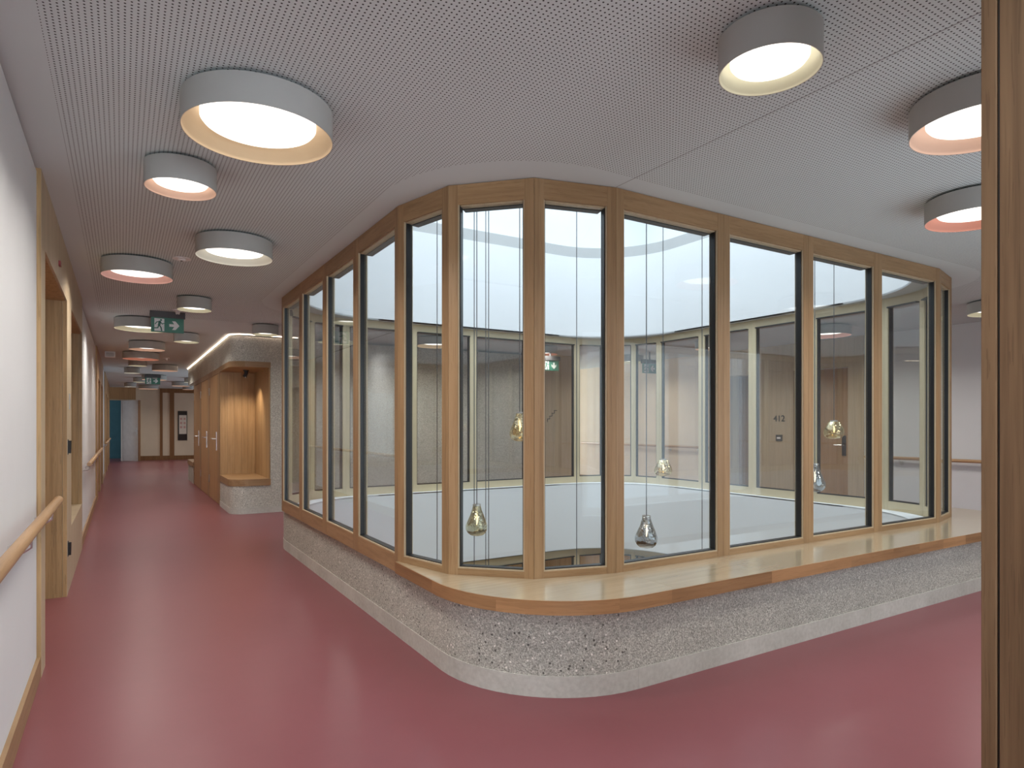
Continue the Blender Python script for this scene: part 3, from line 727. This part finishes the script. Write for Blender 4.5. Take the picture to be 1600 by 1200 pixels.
# ------------------------------------------------------------------ exit signs, detectors, speaker
def exit_sign(x, y, zt, w, label, face=(0,-1), arrow='right', hang=True):
    fx, fy = face; ex = Vector((-fy, fx, 0)); n = Vector((fx, fy, 0)); up = Vector((0,0,1))
    o = thing('exit_sign', label, 'exit sign', (x, y, zt), 'green exit signs')
    h = w*.5; c0 = Vector((x, y, zt))
    def slab(a0, a1, b0, b1, w0, w1): # in sign units
        return MB().flat([(a0,b0),(a1,b0),(a1,b1),(a0,b1)], c0+n*w0, ex, up, w1-w0, n)
    obj('housing', slab(-w*.54, w*.54, -.075, 0, -.03, .03), 'sign_grey', o)
    if zt < CZ: obj('hanger', slab(-.01, .01, 0, CZ-zt, -.01, .01), 'sign_grey', o)
    pn = obj('panel', slab(-w/2, w/2, -.075-h, -.075, -.008, .008), 'sign_green', o)
    obj('white_field', slab(-w*.40, -w*.10, -.075-h*.93, -.075-h*.07, .008, .0095), 'sign_white', pn)
    cx, cy = -w*.25, -.075-h*.5
    s = h
    def limb(pts, t):
        m = MB()
        for (a, b), (c_, d_) in zip(pts, pts[1:]):
            L = math.hypot(c_-a, d_-b); ux, uy = (c_-a)/L, (d_-b)/L; px, py = -uy*t/2, ux*t/2
            q_ = [(a+px-ux*t*.3, b+py-uy*t*.3), (c_+px+ux*t*.3, d_+py+uy*t*.3), (c_-px+ux*t*.3, d_-py+uy*t*.3), (a-px-ux*t*.3, b-py-uy*t*.3)]
            m2 = MB().flat([(cx+s*u, cy+s*v) for u, v in q_[::-1]], c0+n*.0095, ex, up, .001, n); m.add(m2.v, m2.f)
        return m
    man = MB()
    head = MB().flat([(cx+s*(.10+.065*math.cos(a*.5236)), cy+s*(.33+.065*math.sin(a*.5236))) for a in range(12)], c0+n*.0095, ex, up, .001, n)
    man.add(head.v, head.f)
    for pts, t in (([(.03,.22),(-.02,-.03)], .15), ([(.05,.20),(.17,.06),(.28,.11)], .055), ([(0,.21),(-.17,.17),(-.25,.03)], .055),
                   ([(0,-.04),(.10,-.19),(.14,-.40)], .075), ([(-.03,-.04),(-.10,-.22),(-.34,-.24)], .07)):
        m = limb(pts, t); man.add(m.v, m.f)
    obj('running_figure', man, 'sign_green', pn)
    A = [(-.30,.09),(.0,.09),(-.13,.30),(.08,.30),(.33,0),(.08,-.30),(-.13,-.30),(0,-.09),(-.30,-.09)]
    if arrow == 'down': A = [(b, -a) for a, b in A]
    if arrow == 'left': A = [(-a, b) for a, b in A]
    obj('arrow', MB().flat([(w*.20+s*a, cy+s*b) for a, b in A], c0+n*.008, ex, up, .0015, n), 'sign_white', pn)
    return o
exit_sign(.475, 8.78, CZ, .35, 'nearer green running man exit sign hanging in the corridor')
exit_sign(.72, 19.9, CZ-.02, .36, 'farther small exit sign deep in the corridor')
exit_sign(6.5, 9.35, CZ-.15, .36, 'exit sign with down arrow seen through the atrium glass', arrow='down')
exit_sign(8.45, 8.9, CZ-.15, .36, 'exit sign with left arrow in the far right corridor', arrow='left')
def ceil_disc(name, x, y, r, h, label, cat, mat='white_plastic'):
    o = thing(name, label, cat, (x, y, CZ))
    obj('base', MB().lathe([(0,-.006),(r,-.006),(r,0)], 28, (x,y,CZ)), mat, o, smooth=True)
    obj('sensor', MB().lathe([(0,-h),(r*.35,-h),(r*.5,-.006)], 20, (x,y,CZ)), mat, o, smooth=True)
    obj('sensor_eye', MB().lathe([(0,-h-.004),(r*.12,-h-.003),(r*.14,-h)], 12, (x,y,CZ)), 'black', o)
ceil_disc('smoke_detector', .42, 5.89, .07, .02, 'flat round smoke detector between two ceiling lamps', 'detector')
ceil_disc('smoke_detector', .57, 8.58, .06, .05, 'smoke detector above the nearer exit sign', 'detector')
ceil_disc('smoke_detector', .78, 14.9, .06, .05, 'smoke detector by the salmon lamp down the corridor', 'detector')
ls = thing('wall_speaker', 'small white box speaker near the ceiling at left', 'speaker', (-.18, 14.15, CZ-.1))
obj('housing', MB().box(-.27, -.10, 14.1, 14.2, CZ-.11, CZ), 'white_plastic', ls, bevel=.006); obj('grille', MB().box(-.25, -.12, 14.095, 14.1, CZ-.095, CZ-.02), 'plaster_grey', ls)

# ------------------------------------------------------------------ pendants
def pix(u, v, Y):
    X = (u-800)*Y/1000; c_, s_2 = math.cos(YAW), math.sin(YAW)
    return (X*c_+Y*s_2, -X*s_2+Y*c_, 1.35-(v-663)*Y/1000)
def dented(prof, seg=40, seed=0):
    rnd = random.Random(seed); ph = [rnd.uniform(0, 6.28) for _ in range(4)]
    m = MB().lathe(prof, seg); out = []
    for x, y, z in m.v:
        a = math.atan2(y, x); r = math.hypot(x, y); k = 1+.035*math.sin(3*a+ph[0]+z*20)*(r > .05)+.025*math.sin(2*a+ph[1]-z*35)*(r > .05)
        out.append((x*k, y*k, z))
    m.v = out; return m
PEAR = [(.034,.255),(.036,.25),(.045,.215),(.062,.17),(.084,.115),(.098,.07),(.097,.035),(.083,.005),(.06,-.014),(.03,-.022),(0,-.024)]
ROUND = [(.05,.17),(.055,.165),(.07,.135),(.095,.09),(.104,.05),(.098,.015),(.08,-.008),(.05,-.02),(0,-.025)]
def pendant(x, y, z, label, mat, sc=1.0, prof=PEAR, seed=0, top=5.95):
    o = thing('pendant_lamp', label, 'pendant', (x, y, z), 'blown glass pendants in the atrium')
    pf = [(r*sc, q_*sc) for r, q_ in prof]
    g = dented(pf, 40, seed); obj('glass_bulb', g, mat, o, smooth=True, local=True)
    zt = pf[0][1]
    cp = obj('cap', MB().lathe([(0,zt+.012),(.036*sc,zt+.012),(.038*sc,zt),(.034*sc,zt-.004)], 24), 'steel', o, smooth=True, local=True)
    obj('filament', MB().tube([(0,0,zt*.30),(.006,0,zt*.5),(0,0,zt*.72)], [.003,.009,.004], 8), 'filament', o, local=True)
    obj('socket', MB().tube([(0,0,zt*.72),(0,0,zt)], .012, 8), 'steel', o, local=True)
    obj('cable', MB().tube([(0,0,zt+.012),(0,0,top-z)], .0042, 6), 'sign_grey', o, local=True)
P = [(745,833,5.9,'olive pear-shaped glass pendant in the pane left of centre post','bulb_olive',1.0,PEAR),
 (812,686,6.0,'pale gold glass pendant half hidden by the near corner post','bulb_gold',.95,PEAR),
 (1010,852,5.6,'smoky pear-shaped glass pendant hanging lowest right of centre','bulb_smoke',.98,PEAR),
 (1036,741,7.0,'gold glass pendant just above the smoky one','bulb_gold',.92,ROUND),
 (1303,683,6.6,'round pale gold pendant in front of the door lock','bulb_gold',.95,ROUND),
 (1273,765,6.2,'clear pear pendant partly behind the third front mullion','bulb_smoke',.95,PEAR)]
for i, (u, v, Y, lab, mt, sc, pf) in enumerate(P):
    x, y, z = pix(u, v, Y); pendant(x, y, z, lab, mt, sc, pf, i)
for i, (u, Y, zz, lab) in enumerate([(741,6.3,-2.2,'pendant whose cable runs just left of the olive one'),(759,6.8,-2.6,'pendant on the left of two close cables'),(763.5,6.5,-1.9,'pendant on the right of two close cables'),
    (901,6.6,-2.4,'pendant on the single cable right of the near post'),(1097,6.4,-2.0,'pendant on the cable right of the smoky one'),(683,6.2,-2.5,'pendant on the leftmost cable')]):
    x, y, z = pix(u, 663, Y); pendant(x, y, zz, 'glass '+lab+', hanging below view', 'bulb_smoke', 1.0, PEAR, 10+i)

# ------------------------------------------------------------------ oak jamb at the right edge of the picture
jb = thing('door_jamb', 'dark grained oak door jamb filling the right edge', 'door frame', (1.55, .4, 0))
obj('jamb_strip', MB().box(1.49, 1.62, .586, WS+.004, 0, CZ), 'oak_post', jb, bevel=.002)
obj('groove', MB().box(1.496, 1.62, .582, .586, 0, CZ), 'black', jb)
obj('jamb_board', MB().box(1.49, 1.62, WS-.46, .582, 0, CZ), 'oak_post', jb, bevel=.002)
